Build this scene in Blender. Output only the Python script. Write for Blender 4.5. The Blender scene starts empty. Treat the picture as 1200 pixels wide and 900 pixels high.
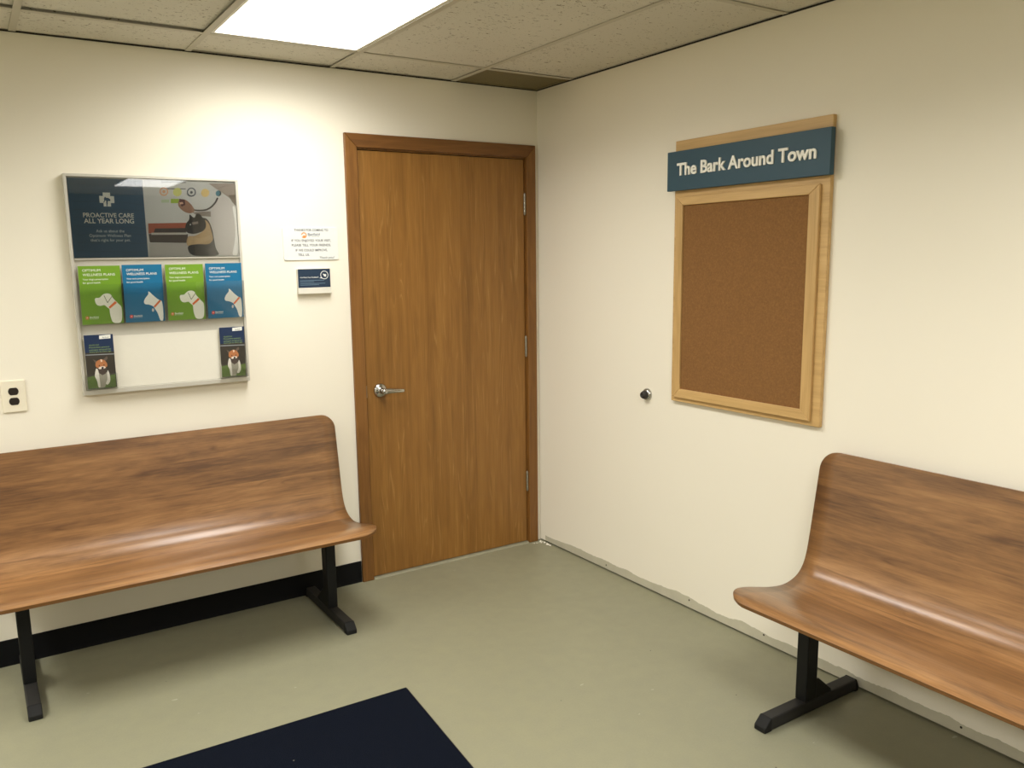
import bpy, bmesh, math, random
from mathutils import Matrix, Vector
random.seed(7)
S = bpy.context.scene
C = S.collection
PI = math.pi
H = 2.373            # ceiling height

# ------------------------------------------------------------------ helpers
def lin(c):
    def f(v):
        v /= 255.0
        return v/12.92 if v <= 0.04045 else ((v+0.055)/1.055)**2.4
    return (f(c[0]), f(c[1]), f(c[2]), 1.0)

class NT:
    def __init__(self, name):
        self.m = bpy.data.materials.new(name); self.m.use_nodes = True
        self.t = self.m.node_tree; self.b = self.t.nodes['Principled BSDF']
        self.out = self.t.nodes['Material Output']
    def n(self, typ, ins=None, **kw):
        x = self.t.nodes.new(typ)
        for k, v in kw.items(): setattr(x, k, v)
        for k, v in (ins or {}).items():
            if isinstance(v, bpy.types.NodeSocket): self.t.links.new(v, x.inputs[k])
            else: x.inputs[k].default_value = v
        return x
    def link(self, a, b): self.t.links.new(a, b)
    def math(self, op, a, b=0.5, c=0.5):
        return self.n('ShaderNodeMath', {0: a, 1: b, 2: c}, operation=op).outputs[0]
    def mix(self, fac, a, b, blend='MIX'):
        x = self.n('ShaderNodeMix', data_type='RGBA', blend_type=blend)
        for i, v in ((0, fac), (6, a), (7, b)):
            if isinstance(v, bpy.types.NodeSocket): self.t.links.new(v, x.inputs[i])
            else: x.inputs[i].default_value = v
        return x.outputs[2]
    def ramp(self, fac, stops):
        x = self.n('ShaderNodeValToRGB', {0: fac}); e = x.color_ramp.elements
        while len(e) < len(stops): e.new(0.5)
        for el, (p, c) in zip(e, stops): el.position = p; el.color = c
        return x.outputs[0]
    def set(self, **kw):
        for k, v in kw.items():
            s = self.b.inputs[k.replace('_', ' ')]
            if isinstance(v, bpy.types.NodeSocket): self.link(v, s)
            else: s.default_value = v
        return self
    def bump(self, h, strength=0.2, dist=0.002):
        x = self.n('ShaderNodeBump', {'Strength': strength, 'Distance': dist, 'Height': h})
        self.link(x.outputs[0], self.b.inputs['Normal'])

def plain(name, rgb, rough=0.5, metal=0.0, spec=0.5, coat=0.0, var=0.03, scale=60):
    t = NT(name)
    co = t.n('ShaderNodeTexCoord').outputs['Object']
    nz = t.n('ShaderNodeTexNoise', {'Vector': co, 'Scale': scale, 'Detail': 3.0}).outputs[0]
    c = lin(rgb); f = 1-var
    d = (c[0]*f, c[1]*f, c[2]*f, 1)
    t.set(Base_Color=t.mix(nz, d, c), Roughness=rough, Metallic=metal)
    t.b.inputs['Specular IOR Level'].default_value = spec
    t.b.inputs['Coat Weight'].default_value = coat
    t.b.inputs['Coat Roughness'].default_value = 0.05
    return t.m

def wood(name, along, cols, strip=0.0, rough=0.35, coat=0.0, fig=1.0, src='Object', seed=0.0, tone=0.5, freq=9.0, line=None, line_fac=0.0, line_freq=6.0, line_n=14.0, stretch=0.03, blotch=0.0, line_s=0.075):
    """cols = dark, mid, light (sRGB). along = axis of the grain. strip = width of veneer strips."""
    t = NT(name)
    tc = t.n('ShaderNodeTexCoord').outputs[src]
    sp = t.n('ShaderNodeSeparateXYZ', {0: tc}).outputs
    L = sp[along]; A = sp[{0: 2, 1: 0, 2: 0}[along]] if src == 'Object' else sp[1 - along]
    D = sp[1] if (src == 'Object' and along != 1) else None
    off = seed
    if strip:
        k = t.math('FLOOR', t.math('DIVIDE', A, strip))
        wn = t.n('ShaderNodeTexWhiteNoise', {'W': t.math('ADD', k, seed)}, noise_dimensions='1D').outputs['Value']
        off = t.math('ADD', t.math('MULTIPLY', wn, 13.7), seed)
    v = t.n('ShaderNodeCombineXYZ', {0: A, 1: t.math('ADD', t.math('MULTIPLY', L, 0.11), off), 2: D if D is not None else 0.0}).outputs[0]
    broad = t.n('ShaderNodeTexNoise', {'Vector': v, 'Scale': freq, 'Detail': 2.0, 'Distortion': 0.4}).outputs[0]
    rings = t.math('PINGPONG', t.math('MULTIPLY', broad, 11.0*fig), 0.5)
    rings = t.math('MULTIPLY', rings, 2.0)
    v2 = t.n('ShaderNodeCombineXYZ', {0: A, 1: t.math('ADD', t.math('MULTIPLY', L, stretch), off), 2: D if D is not None else 0.0}).outputs[0]
    fine = t.n('ShaderNodeTexNoise', {'Vector': v2, 'Scale': 190.0, 'Detail': 4.0, 'Roughness': 0.6}).outputs[0]
    mid = t.n('ShaderNodeTexNoise', {'Vector': v2, 'Scale': 34.0, 'Detail': 4.0, 'Roughness': 0.6, 'Distortion': 0.2}).outputs[0]
    s = t.math('ADD', t.math('MULTIPLY', rings, 0.22*fig), t.math('MULTIPLY', fine, 0.42))
    s = t.math('ADD', s, t.math('MULTIPLY', mid, 0.62))
    s = t.math('ADD', s, t.math('MULTIPLY', broad, 0.3))
    if blotch:
        v4 = t.n('ShaderNodeCombineXYZ', {0: A, 1: t.math('ADD', t.math('MULTIPLY', L, 0.22), off), 2: 0.0}).outputs[0]
        bl = t.n('ShaderNodeTexNoise', {'Vector': v4, 'Scale': 9.0, 'Detail': 5.0, 'Roughness': 0.65, 'Distortion': 0.5}).outputs[0]
        s = t.math('ADD', s, t.math('MULTIPLY', t.math('SUBTRACT', bl, 0.5), blotch))
    if strip:
        s = t.math('ADD', s, t.math('MULTIPLY', t.math('SUBTRACT', wn, 0.5), tone*0.45))
    s = t.math('SUBTRACT', s, 0.26)
    d, m, l = [lin(c) for c in cols]
    col = t.ramp(s, [(0.22, d), (0.5, m), (0.8, l)])
    if line:      # thin cathedral figure, appearing in patches
        v3 = t.n('ShaderNodeCombineXYZ', {0: A, 1: t.math('ADD', t.math('MULTIPLY', L, line_s), off), 2: D if D is not None else 0.0}).outputs[0]
        fld = t.n('ShaderNodeTexNoise', {'Vector': v3, 'Scale': line_freq, 'Detail': 3.0, 'Roughness': 0.35, 'Distortion': 0.3}).outputs[0]
        rg = t.math('MULTIPLY', t.math('PINGPONG', t.math('MULTIPLY', fld, line_n), 0.5), 2.0)
        thin = t.n('ShaderNodeMapRange', {0: rg, 1: 0.72, 2: 0.98, 3: 0.0, 4: 1.0}).outputs[0]
        msk = t.n('ShaderNodeTexNoise', {'Vector': v3, 'Scale': line_freq*2.6, 'Detail': 3.0}).outputs[0]
        msk = t.n('ShaderNodeMapRange', {0: msk, 1: 0.47, 2: 0.62, 3: 0.0, 4: 1.0}).outputs[0]
        brk = t.n('ShaderNodeMapRange', {0: fine, 1: 0.35, 2: 0.6, 3: 0.3, 4: 1.0}).outputs[0]
        f = t.math('MULTIPLY', t.math('MULTIPLY', thin, msk), t.math('MULTIPLY', brk, line_fac))
        col = t.mix(f, col, lin(line))
    t.set(Base_Color=col, Roughness=rough)
    t.b.inputs['Coat Weight'].default_value = coat
    t.b.inputs['Coat Roughness'].default_value = 0.22
    t.bump(fine, 0.05, 0.001)
    return t.m

FRAME = Matrix(((1, 0, 0), (0, 0, -1), (0, 1, 0)))     # (u right, v up, w out of the wall) -> local x, -y, z
class MB:
    """collects shapes into ONE mesh; coordinates are (u, v, w) on a wall, or x, y, z with frame=None"""
    def __init__(self, frame=FRAME): self.bm = bmesh.new(); self.f = frame
    def p(self, q):
        q = Vector(q)
        return self.f @ q if self.f is not None else q
    def faces(self, vs, fs, mi=0, smooth=False):
        v = [self.bm.verts.new(self.p(q)) for q in vs]
        for f in fs:
            try: x = self.bm.faces.new([v[i] for i in f]); x.material_index = mi; x.smooth = smooth
            except ValueError: pass
    def box(self, lo, hi, mi=0):
        (a, b, c), (d, e, f) = lo, hi
        self.faces([(a,b,c),(d,b,c),(d,e,c),(a,e,c),(a,b,f),(d,b,f),(d,e,f),(a,e,f)],
                   [(3,2,1,0),(4,5,6,7),(0,1,5,4),(1,2,6,5),(2,3,7,6),(3,0,4,7)], mi)
    def prism(self, pts, w0, w1, mi=0, axis=2, smooth=False):
        """polygon extruded along axis (2: pts are u,v; 0: pts are (v,w) across u; 1: pts are (u,w))"""
        def q(p, w): return (p[0], p[1], w) if axis == 2 else ((w, p[0], p[1]) if axis == 0 else (p[0], w, p[1]))
        n = len(pts)
        self.faces([q(p, w0) for p in pts] + [q(p, w1) for p in pts],
                   [tuple(range(n))[::-1], tuple(range(n, 2*n))] + [(i, (i+1) % n, n+(i+1) % n, n+i) for i in range(n)], mi, smooth)
    def flat(self, pts, w, mi=0, soft=0):
        pts = list(pts)
        for _ in range(soft if len(pts) >= 7 else 0):      # round the outline off
            pts = [(p[0]*(1-f)+q[0]*f, p[1]*(1-f)+q[1]*f) for p, q in zip(pts, pts[1:]+pts[:1]) for f in (.22, .78)]
        self.faces([(a, b, w) for a, b in pts], [tuple(range(len(pts)))], mi)
    def rrect(self, u0, u1, v0, v1, w0, w1, r, mi=0, n=6):
        pts = []
        for cx, cy, a0 in ((u1-r, v1-r, 0), (u0+r, v1-r, 90), (u0+r, v0+r, 180), (u1-r, v0+r, 270)):
            for k in range(n+1):
                a = math.radians(a0 + 90*k/n); pts.append((cx+r*math.cos(a), cy+r*math.sin(a)))
        self.prism(pts, w0, w1, mi)
    def ring(self, cu, cv, ro, ri, w, mi=0, n=40):
        vs = []
        for i in range(n):
            a = 2*PI*i/n; vs += [(cu+ro*math.cos(a), cv+ro*math.sin(a), w), (cu+ri*math.cos(a), cv+ri*math.sin(a), w)]
        self.faces(vs, [(2*i, (2*i+2) % (2*n), (2*i+3) % (2*n), 2*i+1) for i in range(n)], mi)
    def lathe(self, prof, cu, cv, mi=0, n=40, axis=2):
        """prof = [(radius, w)] turned about an axis through (cu, cv)"""
        vs, fs = [], []
        for r, w in prof:
            for i in range(n):
                a = 2*PI*i/n; c, s = r*math.cos(a), r*math.sin(a)
                vs.append((cu+c, cv+s, w) if axis == 2 else (cu+c, w, cv+s))
        m = len(prof)
        for j in range(m-1):
            for i in range(n): fs.append((j*n+i, j*n+(i+1) % n, (j+1)*n+(i+1) % n, (j+1)*n+i))
        fs.append(tuple(range(n))[::-1]); fs.append(tuple(range((m-1)*n, m*n)))
        self.faces(vs, fs, mi, True)
    def sweep(self, path, radii, mi=0, n=14):
        """round or oval tube: radii = [(ra, rb)] per point; path in u,v,w"""
        vs, fs = [], []
        P = [Vector(q) for q in path]
        for k, q in enumerate(P):
            d = (P[min(k+1, len(P)-1)] - P[max(k-1, 0)]).normalized()
            up = Vector((0, 1, 0)) if abs(d.y) < 0.9 else Vector((1, 0, 0))
            s = d.cross(up).normalized(); t = s.cross(d)
            ra, rb = radii[k]
            for i in range(n):
                a = 2*PI*i/n; vs.append(tuple(q + s*ra*math.cos(a) + t*rb*math.sin(a)))
        for k in range(len(P)-1):
            for i in range(n): fs.append((k*n+i, k*n+(i+1) % n, (k+1)*n+(i+1) % n, (k+1)*n+i))
        fs.append(tuple(range(n))[::-1]); fs.append(tuple(range((len(P)-1)*n, len(P)*n)))
        self.faces(vs, fs, mi, True)
    def text(self, s, u0, u1, v0, cap, w, depth=0.0, mi=0, bold=0.0, top_u=None, shear=0.0):
        vs, fs, x0, x1, ch = glyphs(s, bold, shear)
        ku = (u1-u0)/(x1-x0); kv = cap/ch
        v = [(u0+(a-x0)*ku, v0+b*kv, w) for a, b in vs]
        if depth:
            # solid letters: front, back and sides
            n = len(v); v2 = [(a, b, w+depth) for a, b, c in v]
            edges = {}
            for f in fs:
                for i in range(len(f)):
                    e = (f[i], f[(i+1) % len(f)]); edges[e] = 1
            side = [(a, b, b+n, a+n) for (a, b) in edges if (b, a) not in edges]
            self.faces(v+v2, [tuple(i+n for i in f) for f in fs] + [f[::-1] for f in fs] + side, mi)
        else:
            self.faces(v, fs, mi)
    def build(self, name, mats, parent=None, bevel=0.0, seg=2, recalc=True, smooth_angle=None):
        if recalc: bmesh.ops.recalc_face_normals(self.bm, faces=self.bm.faces)
        me = bpy.data.meshes.new(name); self.bm.to_mesh(me); self.bm.free()
        for m in (mats if isinstance(mats, (list, tuple)) else [mats]): me.materials.append(m)
        o = bpy.data.objects.new(name, me); C.objects.link(o)
        if parent is not None: o.parent = parent
        if bevel:
            b = o.modifiers.new('bevel', 'BEVEL'); b.width = bevel; b.segments = seg; b.limit_method = 'ANGLE'; b.angle_limit = math.radians(40)
        return o

_glyph = {}
def glyphs(s, bold, shear):
    key = (s, bold, shear)
    if key not in _glyph:
        def mesh_of(txt):
            cu = bpy.data.curves.new('lettering', 'FONT'); cu.body = txt; cu.offset = bold; cu.shear = shear; cu.resolution_u = 4
            cu.fill_mode = 'FRONT'
            ob = bpy.data.objects.new('lettering', cu); C.objects.link(ob)
            dg = bpy.context.evaluated_depsgraph_get(); dg.update()
            me = ob.evaluated_get(dg).to_mesh()
            v = [(q.co.x, q.co.y) for q in me.vertices]; f = [tuple(p.vertices) for p in me.polygons]
            ob.evaluated_get(dg).to_mesh_clear()
            bpy.data.objects.remove(ob); bpy.data.curves.remove(cu)
            # weld duplicate points so outline edges can be told from inner ones
            idx, nv, mp = {}, [], []
            for q in v:
                k = (round(q[0], 5), round(q[1], 5))
                if k not in idx: idx[k] = len(nv); nv.append(q)
                mp.append(idx[k])
            nf = []
            for p in f:
                p = [mp[i] for i in p]
                p = [p[i] for i in range(len(p)) if p[i] != p[i-1]]
                if len(p) >= 3: nf.append(tuple(p))
            return nv, nf
        v, f = mesh_of(s); hv, _ = mesh_of('H')
        _glyph[key] = (v, f, min(a for a, b in v), max(a for a, b in v), max(b for a, b in hv))
    return _glyph[key]

def thing(name, label, cat, loc, rotz=0.0, group=None):
    o = bpy.data.objects.new(name, None); C.objects.link(o); o.empty_display_size = 0.05
    o.location = loc; o.rotation_euler = (0, 0, rotz); tag(o, label, cat, group); return o
def tag(o, label, cat, group=None):
    o['label'] = label; o['category'] = cat
    if group: o['group'] = group
    return o
def structure(o, label=None):
    o['kind'] = 'structure'
    if label: o['label'] = label
    return o
def copy_tree(o, parent=None):
    c = o.copy(); C.objects.link(c)
    if parent is not None: c.parent = parent; c.matrix_parent_inverse = o.matrix_parent_inverse.copy()
    for ch in o.children: copy_tree(ch, c)
    return c
RW = -PI/2      # things on the right wall: their wall frame turned a quarter turn
LAMP = 4.0; EXPO = 0.5; WATT = 24; SPREAD = 156; LCOL = (1.0, 0.98, 0.935)
PHOTO=[
 ([(23.3,294.9),(117.6,297.3),(117.1,290.6),(22.9,289.7)],(150,150,146)),
 ([(35.7,269.6),(114.5,270.1),(114.2,266.3),(35.3,265.2)],(95,95,92)),
 ([(46.9,255.9),(45.6,250.7),(42.9,245.9),(39.0,242.0),(34.2,239.5),(29.0,238.6),(24.0,239.2),(19.6,241.5),(16.2,245.2),(14.2,249.8),(13.8,255.0),(15.0,260.3),(17.7,265.1),(21.6,268.9),(26.4,271.4),(31.6,272.4),(36.6,271.7),(41.1,269.5),(44.4,265.8),(46.4,261.2)],(222,160,118)),
 ([(42.5,255.8),(41.6,251.9),(39.6,248.4),(36.7,245.5),(33.2,243.7),(29.3,243.0),(25.6,243.5),(22.4,245.2),(19.9,247.9),(18.4,251.3),(18.1,255.2),(19.0,259.0),(21.0,262.6),(23.9,265.4),(27.4,267.3),(31.2,268.0),(35.0,267.5),(38.2,265.8),(40.8,263.1),(42.2,259.7)],(206,200,190)),
 ([(36.0,255.7),(35.6,253.8),(34.7,252.2),(33.3,250.8),(31.6,249.9),(29.8,249.6),(28.1,249.8),(26.6,250.6),(25.4,251.9),(24.7,253.5),(24.6,255.3),(25.0,257.2),(25.9,258.8),(27.3,260.2),(29.0,261.0),(30.7,261.4),(32.5,261.1),(34.0,260.4),(35.2,259.1),(35.9,257.5)],(222,160,118)),
 ([(98.4,255.1),(97.2,249.8),(94.4,245.0),(90.4,241.1),(85.5,238.5),(80.3,237.6),(75.2,238.3),(70.7,240.6),(67.3,244.3),(65.2,249.0),(64.8,254.2),(66.0,259.5),(68.7,264.3),(72.7,268.2),(77.6,270.7),(82.8,271.7),(87.9,271.1),(92.4,268.8),(95.9,265.1),(97.9,260.4)],(208,208,120)),
 ([(153.9,256.6),(152.6,251.0),(149.7,245.9),(145.5,241.9),(140.3,239.2),(134.7,238.2),(129.3,238.9),(124.5,241.3),(120.9,245.2),(118.7,250.1),(118.3,255.7),(119.5,261.2),(122.4,266.3),(126.6,270.4),(131.8,273.1),(137.3,274.1),(142.8,273.4),(147.6,271.0),(151.2,267.1),(153.4,262.2)],(45,55,75)),
 ([(149.8,256.5),(148.8,252.2),(146.6,248.3),(143.3,245.1),(139.3,243.1),(135.0,242.3),(130.8,242.9),(127.2,244.7),(124.3,247.7),(122.7,251.5),(122.3,255.8),(123.3,260.1),(125.5,264.0),(128.8,267.1),(132.7,269.2),(137.0,270.0),(141.2,269.4),(144.9,267.6),(147.8,264.6),(149.4,260.8)],(206,205,200)),
 ([(141.2,255.5),(140.8,253.9),(140.0,252.4),(138.7,251.2),(137.2,250.4),(135.6,250.1),(134.0,250.4),(132.6,251.1),(131.6,252.2),(130.9,253.6),(130.8,255.2),(131.2,256.9),(132.0,258.4),(133.2,259.5),(134.7,260.3),(136.4,260.6),(137.9,260.4),(139.3,259.7),(140.4,258.6),(141.0,257.1)],(60,65,75)),
 ([(206.8,255.0),(205.6,249.9),(202.9,245.1),(199.0,241.4),(194.2,238.9),(189.0,238.0),(183.9,238.6),(179.4,240.9),(176.0,244.5),(174.0,249.0),(173.6,254.1),(174.7,259.3),(177.4,264.0),(181.3,267.7),(186.1,270.2),(191.3,271.2),(196.4,270.5),(200.8,268.3),(204.3,264.7),(206.3,260.1)],(226,198,130)),
 ([(54.2,228.1),(85.8,228.8),(84.6,211.7),(52.9,211.0)],(166,192,62)),
 ([(17.8,223.6),(48.6,225.7),(47.6,213.1),(17.0,211.8)],(186,200,165)),
 ([(206.8,292.7),(316.5,295.5),(312.9,203.9),(289.1,234.2),(259.6,256.4),(215.7,285.5)],(168,154,142)),
 ([(282.2,247.4),(314.8,250.2),(313.3,203.9),(297.8,219.0)],(120,104,90)),
 ([(206.7,183.0),(226.0,213.8),(254.8,242.9),(275.9,239.6),(295.9,219.0),(313.6,202.0),(310.5,-2.6),(230.6,-1.5),(217.8,37.3),(210.5,99.0),(204.1,144.8)],(206,199,193)),
 ([(254.8,254.4),(254.0,250.8),(252.2,247.6),(249.5,245.0),(246.1,243.3),(242.5,242.7),(239.0,243.1),(235.9,244.7),(233.5,247.1),(232.1,250.3),(231.8,253.8),(232.6,257.3),(234.5,260.5),(237.2,263.1),(240.5,264.8),(244.1,265.5),(247.6,265.0),(250.7,263.5),(253.1,261.1),(254.5,257.9)],(70,135,152)),
 ([(244.9,265.5),(253.1,262.0),(255.5,252.5),(249.1,244.0),(241.3,241.5),(248.4,250.4),(250.1,258.1)],(28,45,60)),
 ([(295.1,206.7),(315.0,200.1),(311.1,0.6),(280.8,1.7),(294.2,44.6),(303.7,99.2),(301.6,157.4)],(250,248,244)),
 ([(-38.7,130.8),(106.9,134.5),(103.9,93.1),(-40.3,91.7)],(168,88,58)),
 ([(-13.9,111.4),(102.4,113.8),(104.1,95.7),(-20.5,95.5)],(62,50,45)),
 ([(-40.4,90.3),(109.9,89.3),(107.4,54.1),(-37.7,57.0)],(80,66,56)),
 ([(-29.5,94.7),(104.8,95.7),(105.0,87.4),(-29.4,86.6)],(198,192,182)),
 ([(-40.4,54.0),(109.1,52.6),(116.7,3.0),(-45.2,2.1)],(190,185,178)),
 ([(132.9,176.2),(206.7,181.8),(206.3,160.1),(154.3,162.5)],(142,130,120)),
 ([(235.3,238.3),(242.0,235.4),(233.2,217.7),(214.1,196.4),(189.6,182.7),(155.6,180.3),(129.8,184.8),(130.2,190.1),(156.0,186.7),(186.3,188.7),(207.9,200.1),(226.4,219.5)],(52,40,38)),
 ([(85.0,227.7),(110.7,227.1),(131.5,208.1),(145.5,185.1),(136.4,173.6),(114.0,172.2),(92.8,184.2),(78.8,202.6)],(156,116,92)),
 ([(85.8,228.8),(107.7,226.3),(108.3,204.7),(93.8,198.1),(87.5,211.0)],(92,52,46)),
 ([(87.0,214.7),(98.9,216.4),(101.3,209.8),(87.9,206.5)],(214,170,140)),
 ([(111.4,83.6),(133.5,79.8),(168.6,98.9),(185.4,121.8),(176.3,154.1),(198.4,144.8),(210.5,99.0),(211.7,60.5),(191.3,43.3),(145.9,43.6),(104.5,40.1),(101.5,60.9)],(192,162,118)),
 ([(168.9,155.9),(191.3,152.3),(207.7,114.3),(213.6,60.5),(217.2,29.6),(234.6,-0.0),(127.8,1.3),(108.3,15.3),(104.0,43.8),(146.3,50.1),(191.6,47.1),(210.3,68.2),(205.6,95.1),(196.0,137.1)],(48,42,38)),
 ([(121.4,171.2),(130.9,159.2),(141.7,153.7),(148.2,171.5),(161.7,171.7),(172.6,155.9),(183.2,144.6),(185.1,118.0),(168.6,98.9),(134.1,89.3),(108.3,93.1),(99.4,108.1),(105.6,132.6),(120.4,147.8)],(48,40,36)),
 ([(111.1,79.8),(155.4,72.2),(194.2,83.6),(200.7,68.3),(161.6,53.1),(104.8,43.8)],(200,172,128)),
 ([(128.2,136.6),(152.8,140.6),(154.4,131.5),(131.2,126.8)],(152,138,128)),
 ([(125.3,127.5),(124.4,125.6),(122.5,124.8),(120.7,125.6),(120.1,127.5),(121.0,129.3),(122.9,130.1),(124.7,129.4)],(225,225,215))]
DOG=[
 ([(-24.5,95.9),(-21.1,102.0),(-5.5,102.0),(2.5,111.9),(13.0,117.7),(27.4,117.8),(35.6,112.2),(40.3,99.5),(52.2,85.0),(61.5,73.6),(70.9,63.7),(67.6,-2.5),(35.0,-0.6),(28.1,21.8),(25.6,43.9),(25.9,57.9),(17.2,64.6),(9.4,74.3),(-5.3,70.3),(-16.5,73.3),(-22.0,81.9)],(240,238,225)),
 ([(23.0,65.3),(48.0,87.3),(53.8,80.2),(26.7,57.9)],(226,112,52)),
 ([(8.4,110.1),(10.7,110.6),(21.1,83.5),(19.7,80.4)],(120,125,100)),
 ([(19.9,83.5),(20.8,80.4),(38.5,105.2),(36.6,106.5)],(120,125,100)),
 ([(-49.7,25.8),(-50.8,22.5),(-53.3,20.1),(-56.5,19.4),(-59.5,20.5),(-61.5,23.1),(-62.1,26.5),(-61.0,29.8),(-58.5,32.2),(-55.3,33.0),(-52.3,31.9),(-50.3,29.3)],(216,120,60))]
CAT=[
 ([(-3.2,79.3),(4.1,94.9),(17.2,108.7),(16.6,119.9),(21.1,119.7),(32.2,106.6),(54.9,84.8),(68.4,81.1),(68.5,0.2),(54.6,1.0),(47.8,32.0),(37.1,51.9),(31.8,61.7),(14.1,68.9),(2.1,69.5)],(240,238,228)),
 ([(33.2,60.1),(56.4,84.8),(62.9,81.0),(37.9,54.4)],(226,112,52)),
 ([(34.2,45.6),(33.0,41.5),(30.7,39.0),(28.1,39.1),(26.2,41.8),(25.7,46.0),(26.8,50.1),(29.1,52.5),(31.7,52.4),(33.7,49.7)],(215,205,200)),
 ([(-45.0,23.2),(-46.2,19.8),(-48.7,17.4),(-52.1,16.6),(-55.3,17.7),(-57.4,20.4),(-58.0,23.9),(-56.9,27.4),(-54.3,29.8),(-51.0,30.5),(-47.8,29.5),(-45.6,26.8)],(222,70,60))]
RUN=[
 ([(2.9,207.4),(43.5,209.8),(42.8,194.7),(2.3,193.9)],(236,236,228)),
 ([(-53.0,136.6),(51.2,133.8),(51.2,130.6),(-53.0,133.2)],(150,155,160)),
 ([(-54.4,48.0),(-23.2,51.5),(8.1,46.1),(49.7,51.3),(48.1,-0.0),(-56.1,2.2)],(86,108,46)),
 ([(-26.3,116.6),(-14.0,109.3),(-17.8,98.6)],(98,86,76)),
 ([(10.9,114.6),(24.0,125.4),(27.3,117.1),(16.4,104.7)],(98,86,76)),
 ([(-10.8,63.1),(20.4,61.6),(21.1,34.7),(8.0,3.2),(-7.8,2.2),(-15.4,34.9)],(150,145,130)),
 ([(-17.9,81.2),(-11.1,75.8),(-9.0,50.2),(-7.2,2.2),(-15.7,4.3),(-17.7,31.9),(-25.2,48.5),(-21.9,67.2)],(216,211,200)),
 ([(23.4,72.9),(29.0,53.2),(30.1,27.4),(20.3,11.7),(10.7,15.8),(20.5,34.7),(19.2,57.3)],(216,211,200)),
 ([(-8.9,78.8),(21.4,77.8),(15.4,57.6),(2.7,51.7),(-8.1,60.3)],(72,60,54)),
 ([(-15.6,107.9),(-0.7,114.6),(13.5,111.9),(22.6,98.4),(23.6,85.6),(12.2,78.6),(-0.8,78.8),(-16.3,82.6),(-20.1,92.4)],(176,114,70)),
 ([(-0.7,114.3),(5.7,114.4),(6.7,106.1),(1.3,103.3)],(225,200,175)),
 ([(-11.6,80.6),(-0.1,87.0),(14.3,86.4),(17.3,79.8),(9.1,76.6),(5.0,79.2),(-4.0,75.2)],(226,216,206)),
 ([(9.5,80.4),(8.5,77.9),(6.3,76.5),(3.8,76.7),(2.0,78.4),(1.4,81.1),(2.4,83.6),(4.6,85.1),(7.0,84.9),(8.9,83.1)],(20,18,18)),
 ([(-3.3,90.4),(-4.1,88.7),(-5.8,88.1),(-7.3,88.9),(-7.8,90.8),(-7.0,92.5),(-5.3,93.1),(-3.8,92.2)],(40,26,20)),
 ([(13.6,91.2),(12.7,89.5),(11.1,88.9),(9.5,89.8),(9.0,91.6),(9.8,93.3),(11.5,93.9),(13.0,93.1)],(40,26,20))]
# ------------------------------------------------------------------ materials
def wall_material(name, residue=False):
    t = NT(name)
    co = t.n('ShaderNodeTexCoord').outputs['Object']
    n1 = t.n('ShaderNodeTexNoise', {'Vector': co, 'Scale': 1.3, 'Detail': 3.0}).outputs[0]
    n2 = t.n('ShaderNodeTexNoise', {'Vector': co, 'Scale': 260.0, 'Detail': 2.0}).outputs[0]
    col = t.mix(n1, lin((233, 227, 210)), lin((238, 232, 216)))
    if residue:
        sp = t.n('ShaderNodeSeparateXYZ', {0: co}).outputs
        e1 = t.n('ShaderNodeTexNoise', {'W': t.math('MULTIPLY', sp[1], 3.3), 'Scale': 1.0, 'Detail': 2.0}, noise_dimensions='1D').outputs[0]
        e2 = t.n('ShaderNodeTexNoise', {'W': sp[1], 'Scale': 60.0, 'Detail': 2.0}, noise_dimensions='1D').outputs[0]
        edge = t.math('ADD', t.math('MULTIPLY', e1, 0.062), t.math('MULTIPLY', e2, 0.006))
        edge = t.math('ADD', edge, 0.012)
        m = t.math('LESS_THAN', sp[2], edge)
        m = t.math('MULTIPLY', m, t.math('LESS_THAN', sp[1], -0.05))
        n3 = t.n('ShaderNodeTexNoise', {'Vector': co, 'Scale': 14.0, 'Detail': 4.0}).outputs[0]
        col = t.mix(m, col, t.mix(n3, lin((176, 172, 152)), lin((196, 191, 170))))
    t.set(Base_Color=col, Roughness=0.62); t.b.inputs['Specular IOR Level'].default_value = 0.3
    t.bump(n2, 0.06, 0.001)
    return t.m
M = {}
M['wall'] = wall_material('cream_wall_paint')
M['wall_r'] = wall_material('cream_wall_paint_with_adhesive_band', True)

M['wall_dark'] = plain('slate_wall_paint', (92, 100, 102), 0.7, var=0.04, scale=3)

t = NT('grey_green_floor')
co = t.n('ShaderNodeTexCoord').outputs['Object']
a = t.n('ShaderNodeTexNoise', {'Vector': co, 'Scale': 1.1, 'Detail': 4.0}).outputs[0]
b = t.n('ShaderNodeTexNoise', {'Vector': co, 'Scale': 16.0, 'Detail': 5.0}).outputs[0]
c = t.n('ShaderNodeTexNoise', {'Vector': co, 'Scale': 160.0, 'Detail': 2.0}).outputs[0]
col = t.mix(a, lin((127, 126, 102)), lin((144, 141, 109)))
col = t.mix(t.math('MULTIPLY', b, 0.45), col, lin((116, 116, 104)))
col = t.mix(t.math('MULTIPLY', c, 0.35), col, lin((154, 151, 130)))
vo = t.n('ShaderNodeTexVoronoi', {'Vector': co, 'Scale': 5.0}).outputs['Distance']
col = t.mix(t.math('LESS_THAN', vo, 0.014), col, lin((74, 68, 54)))
sm = t.n('ShaderNodeTexNoise', {'Vector': t.n('ShaderNodeMapping', {'Vector': co, 'Scale': (9, 26, 1), 'Rotation': (0, 0, 0.5)}).outputs[0], 'Scale': 1.0, 'Detail': 3.0}).outputs[0]
col = t.mix(t.math('MULTIPLY', t.math('GREATER_THAN', sm, 0.74), 0.3), col, lin((205, 202, 185)))
t.set(Base_Color=col, Roughness=t.math('ADD', t.math('MULTIPLY', b, 0.16), 0.36)); t.bump(c, 0.05, 0.001)
M['floor'] = t.m

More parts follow.
